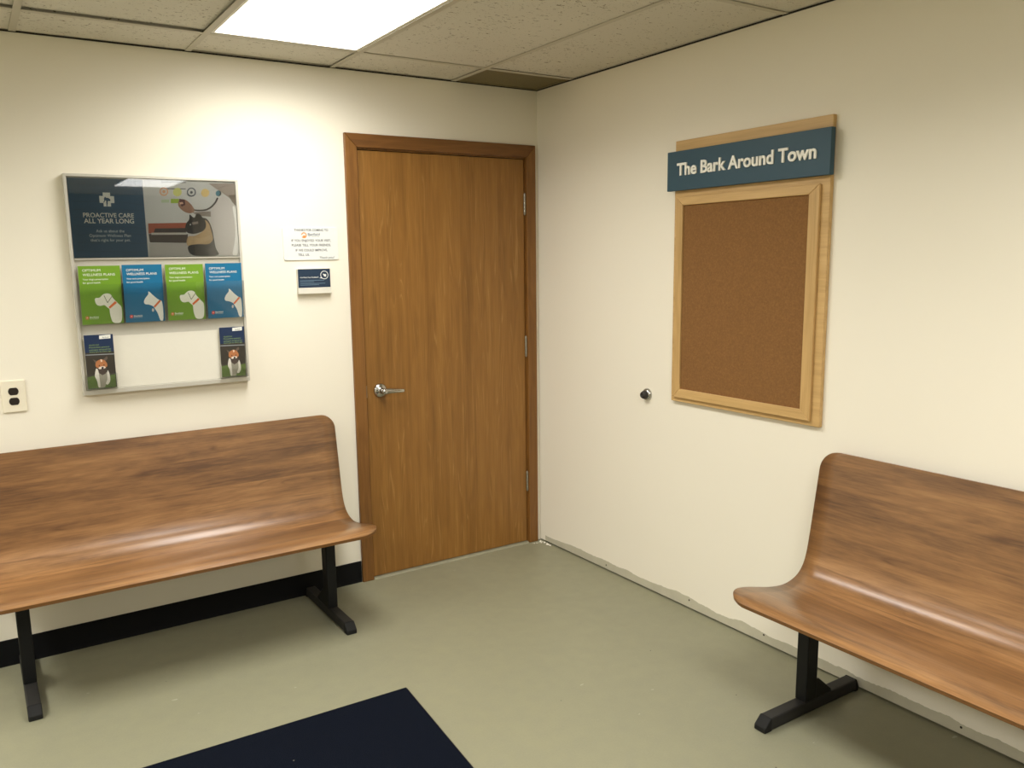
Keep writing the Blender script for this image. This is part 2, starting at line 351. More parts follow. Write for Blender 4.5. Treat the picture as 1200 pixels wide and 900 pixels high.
t = NT('mineral_ceiling_tile')
co = t.n('ShaderNodeTexCoord').outputs['Object']
n1 = t.n('ShaderNodeTexNoise', {'Vector': co, 'Scale': 2.2, 'Detail': 2.0}).outputs[0]
n2 = t.n('ShaderNodeTexNoise', {'Vector': t.n('ShaderNodeMapping', {'Vector': co, 'Scale': (1, 1.7, 1)}).outputs[0], 'Scale': 52.0, 'Detail': 3.0, 'Distortion': 1.2}).outputs[0]
n3 = t.n('ShaderNodeTexNoise', {'Vector': co, 'Scale': 220.0, 'Detail': 2.0}).outputs[0]
n4 = t.n('ShaderNodeTexNoise', {'Vector': co, 'Scale': 3.0, 'Detail': 1.0}).outputs[0]
col = t.mix(n1, lin((208, 204, 192)), lin((216, 212, 200)))
col = t.mix(t.math('MULTIPLY', n3, 0.22), col, lin((188, 180, 158)))
hole = t.math('GREATER_THAN', t.math('ADD', n2, t.math('MULTIPLY', n4, 0.12)), 0.715)
col = t.mix(t.math('MULTIPLY', hole, 0.75), col, lin((96, 84, 58)))
t.set(Base_Color=col, Roughness=0.95); t.b.inputs['Specular IOR Level'].default_value = 0.1
t.bump(t.math('SUBTRACT', n3, t.math('MULTIPLY', hole, 2.0)), 0.15, 0.002)
M['tile'] = t.m
M['grid'] = plain('painted_grid_steel', (190, 184, 168), 0.6, var=0.05, scale=20)
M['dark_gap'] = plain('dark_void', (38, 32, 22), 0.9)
M['grille'] = plain('brown_grille_metal', (122, 110, 76), 0.6, var=0.15, scale=30)
M['white_metal'] = plain('white_fixture_enamel', (226, 222, 208), 0.45)

def emitter(name, strength):
    t = NT(name)
    e = t.n('ShaderNodeEmission', {'Color': LCOL + (1,), 'Strength': strength})
    co = t.n('ShaderNodeTexCoord').outputs['Object']
    n = t.n('ShaderNodeTexNoise', {'Vector': co, 'Scale': 90.0}).outputs[0]
    t.link(t.math('ADD', t.math('MULTIPLY', n, strength*0.04), strength*0.98), e.inputs[1])
    t.link(e.outputs[0], t.out.inputs[0])
    return t.m
M['lamp'] = emitter('lit_acrylic_diffuser', LAMP)

M['door'] = wood('oak_door_veneer', 2, ((120, 81, 30), (141, 97, 41), (158, 113, 53)), strip=0.073, rough=0.42, fig=0.45, tone=0.28, seed=3.0, freq=15.0, line=(184, 140, 80), line_fac=0.5, line_freq=13.0, line_n=15.0, line_s=0.055)
M['jamb'] = wood('oak_casing', 2, ((100, 64, 22), (124, 82, 34), (142, 98, 46)), rough=0.42, fig=0.6, seed=9.0, freq=14.0)
M['header'] = wood('oak_casing_header', 0, ((94, 58, 22), (116, 75, 32), (134, 90, 44)), rough=0.42, fig=0.6, seed=5.0, freq=14.0)
M['bench'] = wood('bench_laminate', 0, ((92, 64, 42), (136, 98, 61), (168, 126, 82)), strip=0.125, rough=0.30, coat=0.2, fig=0.35, src='UV', seed=1.3, tone=0.3, freq=7.0, line=(82, 53, 32), line_fac=0.75, line_freq=8.0, line_n=10.0, stretch=0.055, blotch=0.75, line_s=0.11)
M['ply'] = plain('bench_plywood_edge', (138, 92, 42), 0.5, var=0.25, scale=90)
M['black_steel'] = plain('black_powder_coat', (10, 11, 12), 0.5, spec=0.3, var=0.2, scale=120)
M['foot_dark'] = plain('scuffed_black_plastic', (24, 24, 22), 0.7, spec=0.3, var=0.5, scale=45)
M['foot_top'] = plain('scuffed_black_foot_tube', (40, 39, 37), 0.6, spec=0.4, var=0.4, scale=40)
M['rubber'] = plain('black_rubber_base', (8, 9, 11), 0.7, spec=0.2, var=0.2, scale=9)
M['chrome'] = plain('satin_chrome', (190, 188, 182), 0.22, metal=1.0)
M['nickel'] = plain('hinge_steel', (168, 164, 152), 0.35, metal=1.0)
M['threshold'] = plain('worn_threshold', (150, 146, 122), 0.5, var=0.3, scale=25)
M['oak'] = wood('light_oak_board', 0, ((176, 142, 88), (198, 162, 106), (212, 178, 122)), rough=0.45, fig=0.5, seed=2.0, freq=11.0)
M['oak_v'] = wood('light_oak_stile', 2, ((172, 138, 84), (194, 158, 102), (208, 173, 117)), rough=0.45, fig=0.5, seed=6.0, freq=13.0)
M['sign_blue'] = plain('slate_blue_paint', (36, 72, 88), 0.5, var=0.06, scale=8)
M['letter'] = plain('white_letter_acrylic', (240, 238, 228), 0.4)
t = NT('brown_cork')
co = t.n('ShaderNodeTexCoord').outputs['Object']
a = t.n('ShaderNodeTexNoise', {'Vector': co, 'Scale': 150.0, 'Detail': 4.0}).outputs[0]
b = t.n('ShaderNodeTexVoronoi', {'Vector': co, 'Scale': 240.0}).outputs['Distance']
col = t.ramp(a, [(0.3, lin((118, 82, 40))), (0.55, lin((130, 91, 46))), (0.75, lin((141, 100, 53)))])
col = t.mix(t.math('MULTIPLY', b, 0.4), col, lin((120, 80, 40)))
t.set(Base_Color=col, Roughness=0.9); t.bump(a, 0.2, 0.001)
M['cork'] = t.m
t = NT('navy_mat_pile')
co = t.n('ShaderNodeTexCoord').outputs['Object']
a = t.n('ShaderNodeTexNoise', {'Vector': co, 'Scale': 420.0, 'Detail': 3.0}).outputs[0]
b = t.n('ShaderNodeTexNoise', {'Vector': co, 'Scale': 5.0, 'Detail': 3.0}).outputs[0]
lint = t.n('ShaderNodeTexVoronoi', {'Vector': co, 'Scale': 9.0}).outputs['Distance']
col = t.mix(a, lin((8, 12, 21)), lin((17, 22, 34)))
col = t.mix(t.math('MULTIPLY', b, 0.5), col, lin((15, 18, 24)))
col = t.mix(t.math('LESS_THAN', lint, 0.022), col, lin((120, 116, 104)))
t.set(Base_Color=col, Roughness=0.95); t.b.inputs['Specular IOR Level'].default_value = 0.05; t.bump(a, 0.6, 0.003)
M['mat'] = t.m
M['mat_edge'] = plain('mat_rubber_edge', (58, 52, 40), 0.7)
M['silver'] = plain('silver_anodised_panel', (198, 194, 182), 0.42, metal=0.25)
M['white_board'] = plain('white_backing', (222, 218, 204), 0.5)
M['poster_blue'] = plain('poster_navy', (38, 78, 108), 0.4, var=0.12, scale=6)
M['white_ink'] = plain('white_print', (232, 232, 224), 0.5, var=0.0)
M['grey_ink'] = plain('pale_grey_print', (198, 208, 210), 0.5, var=0.0)
M['dark_ink'] = plain('charcoal_print', (44, 47, 52), 0.5, var=0.0)
M['green'] = plain('lime_green_print', (112, 154, 34), 0.4, var=0.04)
M['blue'] = plain('cyan_blue_print', (6, 106, 148), 0.4, var=0.04)
M['navy'] = plain('dark_navy_print', (24, 44, 78), 0.4, var=0.04)
M['photo_dark'] = plain('photo_dark_woods', (62, 56, 48), 0.4, var=0.4, scale=25)
M['photo_light'] = plain('photo_pale_room', (206, 205, 200), 0.4, var=0.03)
M['lime_ink'] = plain('lime_small_print', (132, 156, 96), 0.5)
M['paper'] = plain('white_paper_edges', (226, 222, 208), 0.7)
M['sign_white'] = plain('white_sign_acrylic', (224, 226, 222), 0.3, coat=0.2)
M['orange_ink'] = plain('orange_print', (228, 140, 60), 0.5)
M['navy_ink'] = plain('navy_print', (22, 46, 70), 0.5)
M['outlet_plate'] = plain('ivory_outlet_plate', (232, 224, 202), 0.4)
M['outlet_black'] = plain('dark_brown_receptacle', (34, 24, 18), 0.4)
M['stop_rubber'] = plain('dark_rubber_bumper', (40, 36, 30), 0.55)
def acrylic(name, gain):
    t = NT(name)
    gl = t.n('ShaderNodeBsdfGlossy', {'Roughness': 0.02, 'Color': (1, 1, 1, 1)})
    tr = t.n('ShaderNodeBsdfTransparent', {'Color': (0.97, 0.975, 0.97, 1)})
    fr = t.n('ShaderNodeFresnel', {'IOR': 1.55})
    co = t.n('ShaderNodeTexCoord').outputs['Object']
    nz = t.n('ShaderNodeTexNoise', {'Vector': co, 'Scale': 30.0}).outputs[0]
    ms = t.n('ShaderNodeMixShader', {0: t.math('MULTIPLY', fr.outputs[0], t.math('ADD', t.math('MULTIPLY', nz, 0.06), gain)), 1: tr.outputs[0], 2: gl.outputs[0]})
    t.link(ms.outputs[0], t.out.inputs[0])
    return t.m
M['acrylic'] = acrylic('clear_acrylic', 0.6)
M['poster_glass'] = acrylic('glossy_poster_cover', 1.25)
_ink = {}
def ink(rgb):
    if rgb not in _ink: _ink[rgb] = plain('print_%d_%d_%d' % rgb, rgb, 0.45, var=0.06, scale=120)
    return _ink[rgb]

# ------------------------------------------------------------------ the room
XL, YF = -5.6, -7.6
WT = 0.14
m = MB(None); m.box((XL-WT, YF-WT, -0.12), (WT, WT, 0.0)); structure(m.build('floor', M['floor']))
DX0, DX1, DZ = -1.024, -0.064, 2.056      # door opening
m = MB(None)
m.box((XL-WT, 0, 0), (DX0, WT, H+0.25)); m.box((DX1, 0, 0), (WT, WT, H+0.25)); m.box((DX0, 0, DZ), (DX1, WT, H+0.25))
structure(m.build('wall_back', M['wall']))
m = MB(None); m.box((0, YF-WT, 0.0075), (WT, 0, H+0.25))
wr = structure(m.build('wall_right', M['wall_r']))
m = MB(None)      # recessed sill behind the open joint at the floor
m.box((0.012, YF-WT, 0.0), (WT, 0, 0.0075)); m.build('sill_gap', M['dark_gap'], wr)
for y, z in ((-1.117, .041), (-1.52, .038), (-2.297, .031), (-2.9, .04), (-0.56, .026)):
    m = MB(None); vs = [(-0.0004, y+.0042*math.cos(2*PI*i/12), z+.0042*math.sin(2*PI*i/12)) for i in range(12)]
    m.faces(vs + [(-0.0004, y, z)], [(i, (i+1) % 12, 12) for i in range(12)]); m.build('nail_hole', M['dark_gap'], wr)
m = MB(None); m.box((XL-WT, YF-WT, 0), (XL, 0, H+0.25)); structure(m.build('wall_left', M['wall']))
m = MB(None); m.box((XL, YF-WT, 0), (0, YF, H+0.25)); structure(m.build('wall_front', M['wall_dark']))
# black rubber cove base along the back wall
m = MB(None)
prof = [(0.0, 0.0), (-0.0055, 0.0), (-0.005, 0.006), (-0.0042, 0.016), (-0.004, 0.1035), (-0.002, 0.1052), (0.0, 0.1052)]
vs = [(x, y, z) for x in (XL, -1.0665) for y, z in prof]; n = len(prof)
m.faces(vs, [tuple(range(n)), tuple(range(n, 2*n))] + [(i, (i+1) % n, n+(i+1) % n, n+i) for i in range(n)])
structure(m.build('baseboard_back', M['rubber']), 'black rubber cove base along the wall under the bench')

# ------------------------------------------------------------------ suspended ceiling
T = 0.6096; GX = -0.4931; GY = -0.297; TB = 0.024
xs = [-0.009] + [GX - k*T for k in range(0, 9) if GX - k*T > XL+0.1] + [XL]
ys = [-0.009] + [GY - k*2*T for k in range(0, 7) if GY - k*2*T > YF+0.1] + [YF]
LIGHTS = {(2, 1), (2, 3), (1, 5), (6, 1), (6, 3)}                          # cells (column, row) that hold a light panel
m = MB(None)
VENT = (0, 0)
for i in range(len(xs)-1):
    for j in range(len(ys)-1):
        if (i, j) in LIGHTS or (i, j) == VENT: continue
        g = 0.006
        lift = random.choice((0.004, 0.005, 0.006, 0.008)) if not (j == 1 and i > 2) else 0.012
        m.box((xs[i+1]+g, ys[j+1]+g, H+lift), (xs[i]-(g if i else 0), ys[j]-(g if j else 0), H+lift+0.016))
ceil = structure(m.build('ceiling', M['tile']))
m = MB(None)
for x in xs[1:-1]: m.box((x-TB/2, YF, H), (x+TB/2, -0.009, H+0.0028))
for y in ys[1:-1]:
    for i in range(len(xs)-1): m.box((xs[i+1]+TB/2, y-TB/2, H+0.0004), (xs[i]-(TB/2 if i else 0), y+TB/2, H+0.0028))
m.build('ceiling_grid', M['grid'], ceil)
m = MB(None); m.box((XL-WT, YF-WT, H+0.22), (WT, WT, H+0.3)); m.build('ceiling_deck', M['dark_gap'], ceil)

def light(x0, x1, y0, y1, label, gain=1.1):
    cx, cy = (x0+x1)/2, (y0+y1)/2
    t = thing('ceiling_light', label, 'ceiling light', (cx, cy, H), 0, 'fluorescent ceiling panels')
    hx, hy = (x1-x0)/2 - TB/2 + 0.002, (y1-y0)/2 - TB/2 + 0.002
    b = 0.016
    m = MB(None)
    for lo, hi in (((-hx, -hy), (hx, -hy+b)), ((-hx, hy-b), (hx, hy)), ((-hx, -hy+b), (-hx+b, hy-b)), ((hx-b, -hy+b), (hx, hy-b))):
        m.box((lo[0], lo[1], 0.0032), (hi[0], hi[1], 0.012))
    m.build('frame', M['white_metal'], t)
    m = MB(None); m.box((-hx+b, -hy+b, 0.0045), (hx-b, hy-b, 0.008)); m.build('diffuser', M['lamp'], t)
    ld = bpy.data.lights.new('fluorescent_tubes', 'AREA'); ld.shape = 'RECTANGLE'; ld.size = 2*(hx-b); ld.size_y = 2*(hy-b)
    ld.energy = WATT * gain; ld.spread = math.radians(SPREAD); ld.color = LCOL
    lo = bpy.data.objects.new('fluorescent_tubes', ld); C.objects.link(lo); lo.parent = t; lo.location = (0, 0, 0.0042)
    m = MB(None)
    m.box((-hx+.004, -hy+.004, 0.013), (hx-.004, hy-.004, 0.10)); m.build('housing', M['white_metal'], t)
    return t
light(xs[3], xs[2], ys[2], ys[1], 'bright rectangular light panel in the ceiling above the grey rack and the door', 0.6)
light(xs[3], xs[2], ys[4], ys[3], 'unseen fill light panel added to the ceiling in the middle of the waiting room')  # unseen panel, added as frontal fill for the walls
light(xs[2], xs[1], ys[6], ys[5], 'lit rectangular ceiling panel whose glint shows along the top of the framed poster')
light(xs[7], xs[6], ys[2], ys[1], 'unseen fill light panel added to the ceiling over the far end of the bench wall')  # unseen panel, added to light the room from the left
light(xs[7], xs[6], ys[4], ys[3], 'unseen fill light panel added to the ceiling in the rear corner furthest from both benches')  # unseen panel, added as fill from the left front

# dark strips standing in for the shadow gap between tiles and walls
m = MB(None); m.box((XL, -0.0055, H-0.0015), (-0.0055, 0, H+0.0035)); structure(m.build('shadow_strip_1', M['dark_gap']), 'thin dark strip standing in for the shadow gap atop the back wall')
m = MB(None); m.box((-0.0055, YF, H-0.0015), (0, 0, H+0.0035)); structure(m.build('shadow_strip_2', M['dark_gap']), 'thin dark strip standing in for the shadow gap atop the right wall')
# dark grille panel in the corner tile
x0, x1, y0, y1 = xs[1]+TB/2, -0.010, ys[1]+TB/2, -0.010
cx, cy = (x0+x1)/2, (y0+y1)/2
t = thing('ceiling_grille', 'dark brown grille panel in the ceiling corner above the door hinges', 'vent', (cx, cy, H))
hx, hy = (x1-x0)/2, (y1-y0)/2
m = MB(None)
for lo, hi in (((-hx, -hy), (hx, -hy+.012)), ((-hx, hy-.012), (hx, hy)), ((-hx, -hy+.012), (-hx+.012, hy-.012)), ((hx-.012, -hy+.012), (hx, hy-.012))):
    m.box((lo[0], lo[1], 0.0015), (hi[0], hi[1], 0.014))
m.build('frame', M['grille'], t)
m = MB(None); m.box((-hx+.011, -hy+.011, 0.0052), (hx-.011, hy-.011, 0.012)); m.build('pan', M['grille'], t)
y = -hy+.02
m = MB(None)
while y < hy-.024:
    m.faces([(-hx+.018, y, .0053), (hx-.018, y, .0053), (hx-.018, y+.008, .0053), (-hx+.018, y+.008, .0053), (-hx+.018, y+.0018, .0036), (hx-.018, y+.0018, .0036)],
            [(0, 1, 5, 4), (4, 5, 2, 3), (0, 4, 3), (1, 2, 5)]); y += 0.0125
m.build('louver', M['grille'], t)

# ------------------------------------------------------------------ the door
d = bpy.data.objects.new('door_1', None); C.objects.link(d); d.location = (-0.544, 0, 0); d['kind'] = 'structure'
d['label'] = 'closed oak veneer door with a lever handle in the corner'
B = -0.544
m = MB(); m.box((-1.0-B, 0.011, -0.044), (-0.088-B, 2.031, 0.0)); m.build('door_slab', M['door'], d, bevel=0.0015)
J0, J1, JZ = -1.0035-B, -0.0845-B, 2.0345
m = MB(); m.box((DX0-B, 0, -0.12), (J0, JZ, 0.0005)); m.box((J1, 0, -0.12), (DX1-B, JZ, 0.0005)); m.box((DX0-B, JZ, -0.12), (DX1-B, DZ, 0.0005))
m.box((J0, 0, -0.12), (J0+.014, JZ-.014, -0.046)); m.box((J1-.014, 0, -0.12), (J1, JZ-.014, -0.046)); m.box((J0, JZ-.014, -0.12), (J1, JZ, -0.046))
m.build('door_jamb', M['jamb'], d)
m = MB()
u0, u1, u2, u3, zt, zi = -1.065-B, -1.007-B, -0.080-B, -0.0235-B, 2.102, 2.041
w = 0.017
m.faces([(u0,0,0),(u1,0,0),(u1,zi,0),(u0,zt,0),(u0,0,w),(u1,0,w),(u1,zi,w),(u0,zt,w)], [(3,2,1,0),(4,5,6,7),(0,1,5,4),(1,2,6,5),(2,3,7,6),(3,0,4,7)])
m.faces([(u2,0,0),(u3,0,0),(u3,zt,0),(u2,zi,0),(u2,0,w),(u3,0,w),(u3,zt,w),(u2,zi,w)], [(3,2,1,0),(4,5,6,7),(0,1,5,4),(1,2,6,5),(2,3,7,6),(3,0,4,7)])
m.faces([(u1,zi,0),(u2,zi,0),(u3,zt,0),(u0,zt,0),(u1,zi,w),(u2,zi,w),(u3,zt,w),(u0,zt,w)], [(3,2,1,0),(4,5,6,7),(0,1,5,4),(1,2,6,5),(2,3,7,6),(3,0,4,7)], 1)
m.build('door_casing', [M['jamb'], M['header']], d, bevel=0.003)
for z in (1.810, 1.078, 0.347):
    m = MB(); hu = -0.0855-B
    for k in range(5):
        m.lathe([(0.0062, z-.05+k*.0202), (0.0066, z-.0492+k*.0202), (0.0066, z-.0312+k*.0202), (0.0062, z-.0304+k*.0202)], hu, 0.0045, n=16, axis=1)
    for s in (-1, 1): m.lathe([(0.0045, z+s*.0495), (0.0052, z+s*.0525), (0.002, z+s*.056)], hu, 0.0045, n=16, axis=1)
    m.box((hu-.0035, z-.05, -0.004), (hu+.0035, z+.05, 0.003))
    m.build('hinge', M['nickel'], d)
# lever handle
h = bpy.data.objects.new('door_handle', None); C.objects.link(h); h.parent = d; h.location = (-0.931-B, 0, 0.927)
m = MB(); m.lathe([(0.034, 0.0), (0.034, 0.004), (0.031, 0.010), (0.022, 0.015), (0.014, 0.018), (0.0115, 0.022), (0.0115, 0.040), (0.013, 0.046), (0.013, 0.058), (0.010, 0.062)], 0, 0)
m.build('rosette', M['chrome'], h)
m = MB()
m.sweep([(-0.006, 0, 0.053), (0.012, 0.001, 0.055), (0.03, 0.001, 0.056), (0.055, -0.001, 0.0565), (0.08, -0.003, 0.056), (0.098, -0.004, 0.054), (0.105, -0.004, 0.052)],
        [(0.007, 0.012), (0.007, 0.0135), (0.006, 0.012), (0.0055, 0.0105), (0.005, 0.0095), (0.0045, 0.008), (0.002, 0.005)])
m.build('lever', M['chrome'], h)
m = MB(); m.box((-1.0075-B, 0.885, -0.02), (-1.0032-B, 0.965, 0.0010)); m.box((-1.0-B, 0.898, -.02), (-1.0-B+.0015, 0.955, .0006)); m.build('strike_plate', M['nickel'], d)
m = MB(); m.prism([(0.0, -0.06), (0.009, -0.05), (0.009, -0.012), (0.006, 0.012), (0.0, 0.018)], J0, J1, axis=0); m.build('threshold', M['threshold'], d)

# ------------------------------------------------------------------ benches
PROF = [(0.050, 0.852), (0.0625, 0.778), (0.0755, 0.700), (0.0885, 0.620), (0.1005, 0.550), (0.1125, 0.490), (0.129, 0.447), (0.156, 0.4165),
        (0.197, 0.3985), (0.247, 0.3935), (0.31, 0.402), (0.37, 0.416), (0.43, 0.430), (0.485, 0.4365), (0.520, 0.4335), (0.542, 0.425)]
def spline(P, k=8):
    out = []
    for i in range(len(P)-1):
        p0, p1, p2, p3 = (Vector(P[max(i-1, 0)]), Vector(P[i]), Vector(P[i+1]), Vector(P[min(i+2, len(P)-1)]))
        for j in range(k):
            s = j/k
            out.append(0.5*((2*p1) + (p2-p0)*s + (2*p0-5*p1+4*p2-p3)*s*s + (3*p1-p0-3*p2+p3)*s**3))
    out.append(Vector(P[-1])); return out
def make_bench(name, label, loc, rotz, BL=1.45, LEG=0.582):
    t = thing(name, label, 'bench', loc, rotz, None)
    pr = spline(PROF); th = 0.016
    ln = [0.0]
    for a, b in zip(pr, pr[1:]): ln.append(ln[-1] + (b-a).length)
    tot = ln[-1]; R1, R2 = 0.066, 0.085
    # resample densely near both rounded ends
    ss = sorted(set(round(q, 5) for q in [R1*(1-math.cos(PI/2*i/12)) for i in range(13)] + [tot-R2*(1-math.cos(PI/2*i/12)) for i in range(13)] + [R1+(tot-R1-R2)*i/70 for i in range(71)]))
    def at(s):
        for i in range(len(ln)-1):
            if s <= ln[i+1] or i == len(ln)-2:
                f = (s-ln[i])/(ln[i+1]-ln[i]); p = pr[i].lerp(pr[i+1], f)
                a, b = pr[max(i-1, 0)], pr[min(i+2, len(pr)-1)]
                d = (b-a).normalized(); return p, Vector((d.y, -d.x)) * 1.0
    def half(s):
        if s < R1: q = R1-s; return BL/2 - (R1 - math.sqrt(max(R1*R1-q*q, 0)))
        if s > tot-R2: q = s-(tot-R2); return BL/2 - (R2 - math.sqrt(max(R2*R2-q*q, 0)))
        return BL/2
    NX = 24
    bm = bmesh.new(); uv = bm.loops.layers.uv.new('grain')
    top, bot = [], []
    info = {}
    e = 0.0016
    for s in ss:
        p, nrm = at(s)
        if nrm.x < 0: nrm = nrm
        hw = half(s); rt, rb = [], []
        # underside direction: away from the sitter (towards the wall and down)
        und = Vector((-abs(nrm.x), -abs(nrm.y))) if True else nrm
        for i in range(NX+1):
            x = -hw + 2*hw*i/NX
            a = bm.verts.new(FRAME @ Vector((x, p.y, p.x))); q = p + und*th; b = bm.verts.new(FRAME @ Vector((x, q.y, q.x)))
            info[a] = info[b] = (x, s); rt.append(a); rb.append(b)
        top.append(rt); bot.append(rb)
    def f(vs, mi, sm=True):
        x = bm.faces.new(vs); x.material_index = mi; x.smooth = sm
        for l in x.loops: l[uv].uv = info[l.vert]
    n = len(ss)
    for j in range(n-1):
        for i in range(NX):
            f((top[j][i], top[j][i+1], top[j+1][i+1], top[j+1][i]), 0); f((bot[j][i+1], bot[j][i], bot[j+1][i], bot[j+1][i+1]), 0)
        f((top[j][0], top[j+1][0], bot[j+1][0], bot[j][0]), 1, False); f((top[j+1][NX], top[j][NX], bot[j][NX], bot[j+1][NX]), 1, False)
    for i in range(NX):
        f((top[0][i+1], top[0][i], bot[0][i], bot[0][i+1]), 1, False); f((top[n-1][i], top[n-1][i+1], bot[n-1][i+1], bot[n-1][i]), 1, False)
    bmesh.ops.recalc_face_normals(bm, faces=bm.faces)
    me = bpy.data.meshes.new('seat_shell'); bm.to_mesh(me); bm.free(); me.materials.append(M['bench']); me.materials.append(M['ply'])
    o = bpy.data.objects.new('seat_shell', me); C.objects.link(o); o.parent = t
    for s in (-1, 1):
        g = bpy.data.objects.new('leg', None); C.objects.link(g); g.parent = t; g.location = (s*LEG, 0, 0)
        m = MB(); m.box((-.022, 0.044, 0.250), (.022, 0.383, 0.306)); m.build('post', M['black_steel'], g, bevel=0.004)
        m = MB()
        m.prism([(0.0445, 0.252), (0.0445, 0.165), (0.056, 0.168), (0.112, 0.235), (0.116, 0.252)], -0.003-.016, 0.003+.016, axis=0)
        m.build('gusset', M['black_steel'], g, bevel=0.002)
        m = MB(); m.box((-.022, 0.004, 0.020), (.022, 0.045, 0.482)); m.build('foot', M['foot_top'], g, bevel=0.005)
        m = MB(); m.prism([(0.0, 0.474), (0.0455, 0.474), (0.0455, 0.482), (0.018, 0.510), (0.0, 0.510)], -.0224, .0224, axis=0); m.build('end_cap', M['foot_dark'], g, bevel=0.004)
        m = MB(); m.prism([(0.0, 0.030), (0.0455, 0.030), (0.0455, 0.024), (0.018, 0.012), (0.0, 0.012)], -.0224, .0224, axis=0); m.build('end_cap', M['foot_dark'], g, bevel=0.004)
        m = MB()
        m.prism([(0.370, 0.235), (0.372, 0.345), (0.3885, 0.345), (0.3815, 0.30), (0.3775, 0.25), (0.3775, 0.235)], -0.02, 0.02, axis=0)
        m.build('seat_bracket', M['black_steel'], g)
    return t
make_bench('bench', 'brown wood-laminate bench with black legs under the silver brochure rack', (-1.19-0.725, 0, 0), 0)
make_bench('bench', 'brown wood-laminate bench with black legs against the bare wall past the cork notice board', (0, -1.78-0.725, 0), RW)

# ------------------------------------------------------------------ notice board
# u runs away from the corner: u = -y.   base at u 1.369, v 0.92
t = thing('notice_board', 'light oak notice board with blank brown cork and a slate-blue title sign', 'notice board', (0, -1.369, 0.920), RW)
def U(y): return -y - 1.369
def V(z): return z - 0.920
m = MB(); m.box((U(-1.003), 0, 0.0), (U(-1.738), V(2.001), 0.019)); m.build('backing_panel', M['oak'], t, bevel=0.002)
m = MB(); cu0, cu1, cv0, cv1 = U(-1.060), U(-1.662), V(0.977), V(1.740)
m.box((cu0-.004, cv0-.004, 0.0195), (cu1+.004, cv1+.004, 0.0225)); m.build('cork_sheet', M['cork'], t)
fu0, fu1, fv0, fv1 = U(-1.024), U(-1.705), V(0.939), V(1.774)
m = MB(); w0, w1 = 0.0192, 0.031
def bar(a, b, c, e, mi):
    m.faces([q+(w0,) for q in (a, b, c, e)] + [q+(w1,) for q in (a, b, c, e)], [(3,2,1,0),(4,5,6,7),(0,1,5,4),(1,2,6,5),(2,3,7,6),(3,0,4,7)], mi)
bar((fu0, fv0), (fu1, fv0), (cu1, cv0), (cu0, cv0), 0); bar((cu0, cv1), (cu1, cv1), (fu1, fv1), (fu0, fv1), 0)
bar((fu0, fv0), (cu0, cv0), (cu0, cv1), (fu0, fv1), 1); bar((cu1, cv0), (fu1, fv0), (fu1, fv1), (cu1, cv1), 1)
m.build('cork_frame', [M['oak'], M['oak_v']], t, bevel=0.0025)
m = MB(); m.box((U(-0.981), V(1.800), 0.0195), (U(-1.750), V(1.957), 0.043))
sg = m.build('title_sign', M['sign_blue'], t, bevel=0.0015)
m = MB(); m.text('The Bark Around Town', U(-1.040), U(-1.697), V(1.860), 0.048, 0.0425, 0.006, bold=0.024)
m.build('lettering', M['letter'], sg)

# ------------------------------------------------------------------ brochure rack
RB = (-1.880, 1.037)
def ru(x): return x - RB[0]
def rv(z): return z - RB[1]
t = thing('brochure_rack', 'silver wall rack with a poster on top and clear pockets of leaflets above the bench', 'brochure rack', (RB[0], -0.0015, RB[1]))
m = MB(); m.box((ru(-2.205), 0, 0.0), (ru(-1.555), rv(1.880), 0.024)); m.build('mounting_panel', M['silver'], t, bevel=0.002)
m = MB(); a0, a1, b0, b1 = ru(-2.2055), ru(-1.5545), rv(1.0365), rv(1.8805); fw = .011
for lo, hi in (((a0, b0), (a1, b0+.019)), ((a0, b1-fw), (a1, b1)), ((a0, b0+.019), (a0+fw, b1-fw)), ((a1-fw, b0+.019), (a1, b1-fw))):
    m.box((lo[0], lo[1], 0.0), (hi[0], hi[1], 0.0335))
m.build('rim', M['silver'], t, bevel=0.0015)
m = MB(); m.box((ru(-2.193), rv(1.564), 0.0325), (ru(-1.566), rv(1.868), 0.0335)); m.build('poster_cover', M['poster_glass'], t)
m = MB(); m.box((ru(-2.193), rv(1.560), 0.0245), (ru(-1.566), rv(1.5665), 0.0335)); m.build('poster_ledge', M['silver'], t)
m = MB(); m.box((ru(-2.192), rv(1.057), 0.0245), (ru(-1.567), rv(1.262), 0.028)); m.build('pocket_backing', M['white_board'], t)
def pocket(u0, u1, v0, v1, lean=0.012, depth=0.024, name='pocket'):
    m = MB(); w0 = 0.0255; th = .0011
    f = lambda v: w0 + depth + lean*(v-v0)/(v1-v0)
    m.faces([(u0, v0, f(v0)), (u1, v0, f(v0)), (u1, v1, f(v1)), (u0, v1, f(v1)), (u0, v0, f(v0)+th), (u1, v0, f(v0)+th), (u1, v1, f(v1)+th), (u0, v1, f(v1)+th)],
            [(3,2,1,0),(4,5,6,7),(0,1,5,4),(1,2,6,5),(2,3,7,6),(3,0,4,7)])
    for a, b in ((u0, u0+th), (u1-th, u1)):
        m.faces([(a, v0, w0), (b, v0, w0), (b, v0, f(v0)), (a, v0, f(v0)), (a, v1, w0), (b, v1, w0), (b, v1, f(v1)), (a, v1, f(v1))],
                [(3,2,1,0),(4,5,6,7),(0,1,5,4),(1,2,6,5),(2,3,7,6),(3,0,4,7)])
    m.box((u0+th, v0, w0), (u1-th, v0+th, f(v0)))
    m.build(name, M['acrylic'], t, recalc=True)
for x in (-2.112, -1.957, -1.797, -1.640): pocket(ru(x)-.0768, ru(x)+.0768, rv(1.3095), rv(1.465))
pocket(ru(-2.1905), ru(-2.0815), rv(1.0575), rv(1.118), lean=0.003)
pocket(ru(-1.677), ru(-1.568), rv(1.0575), rv(1.118), lean=0.003)

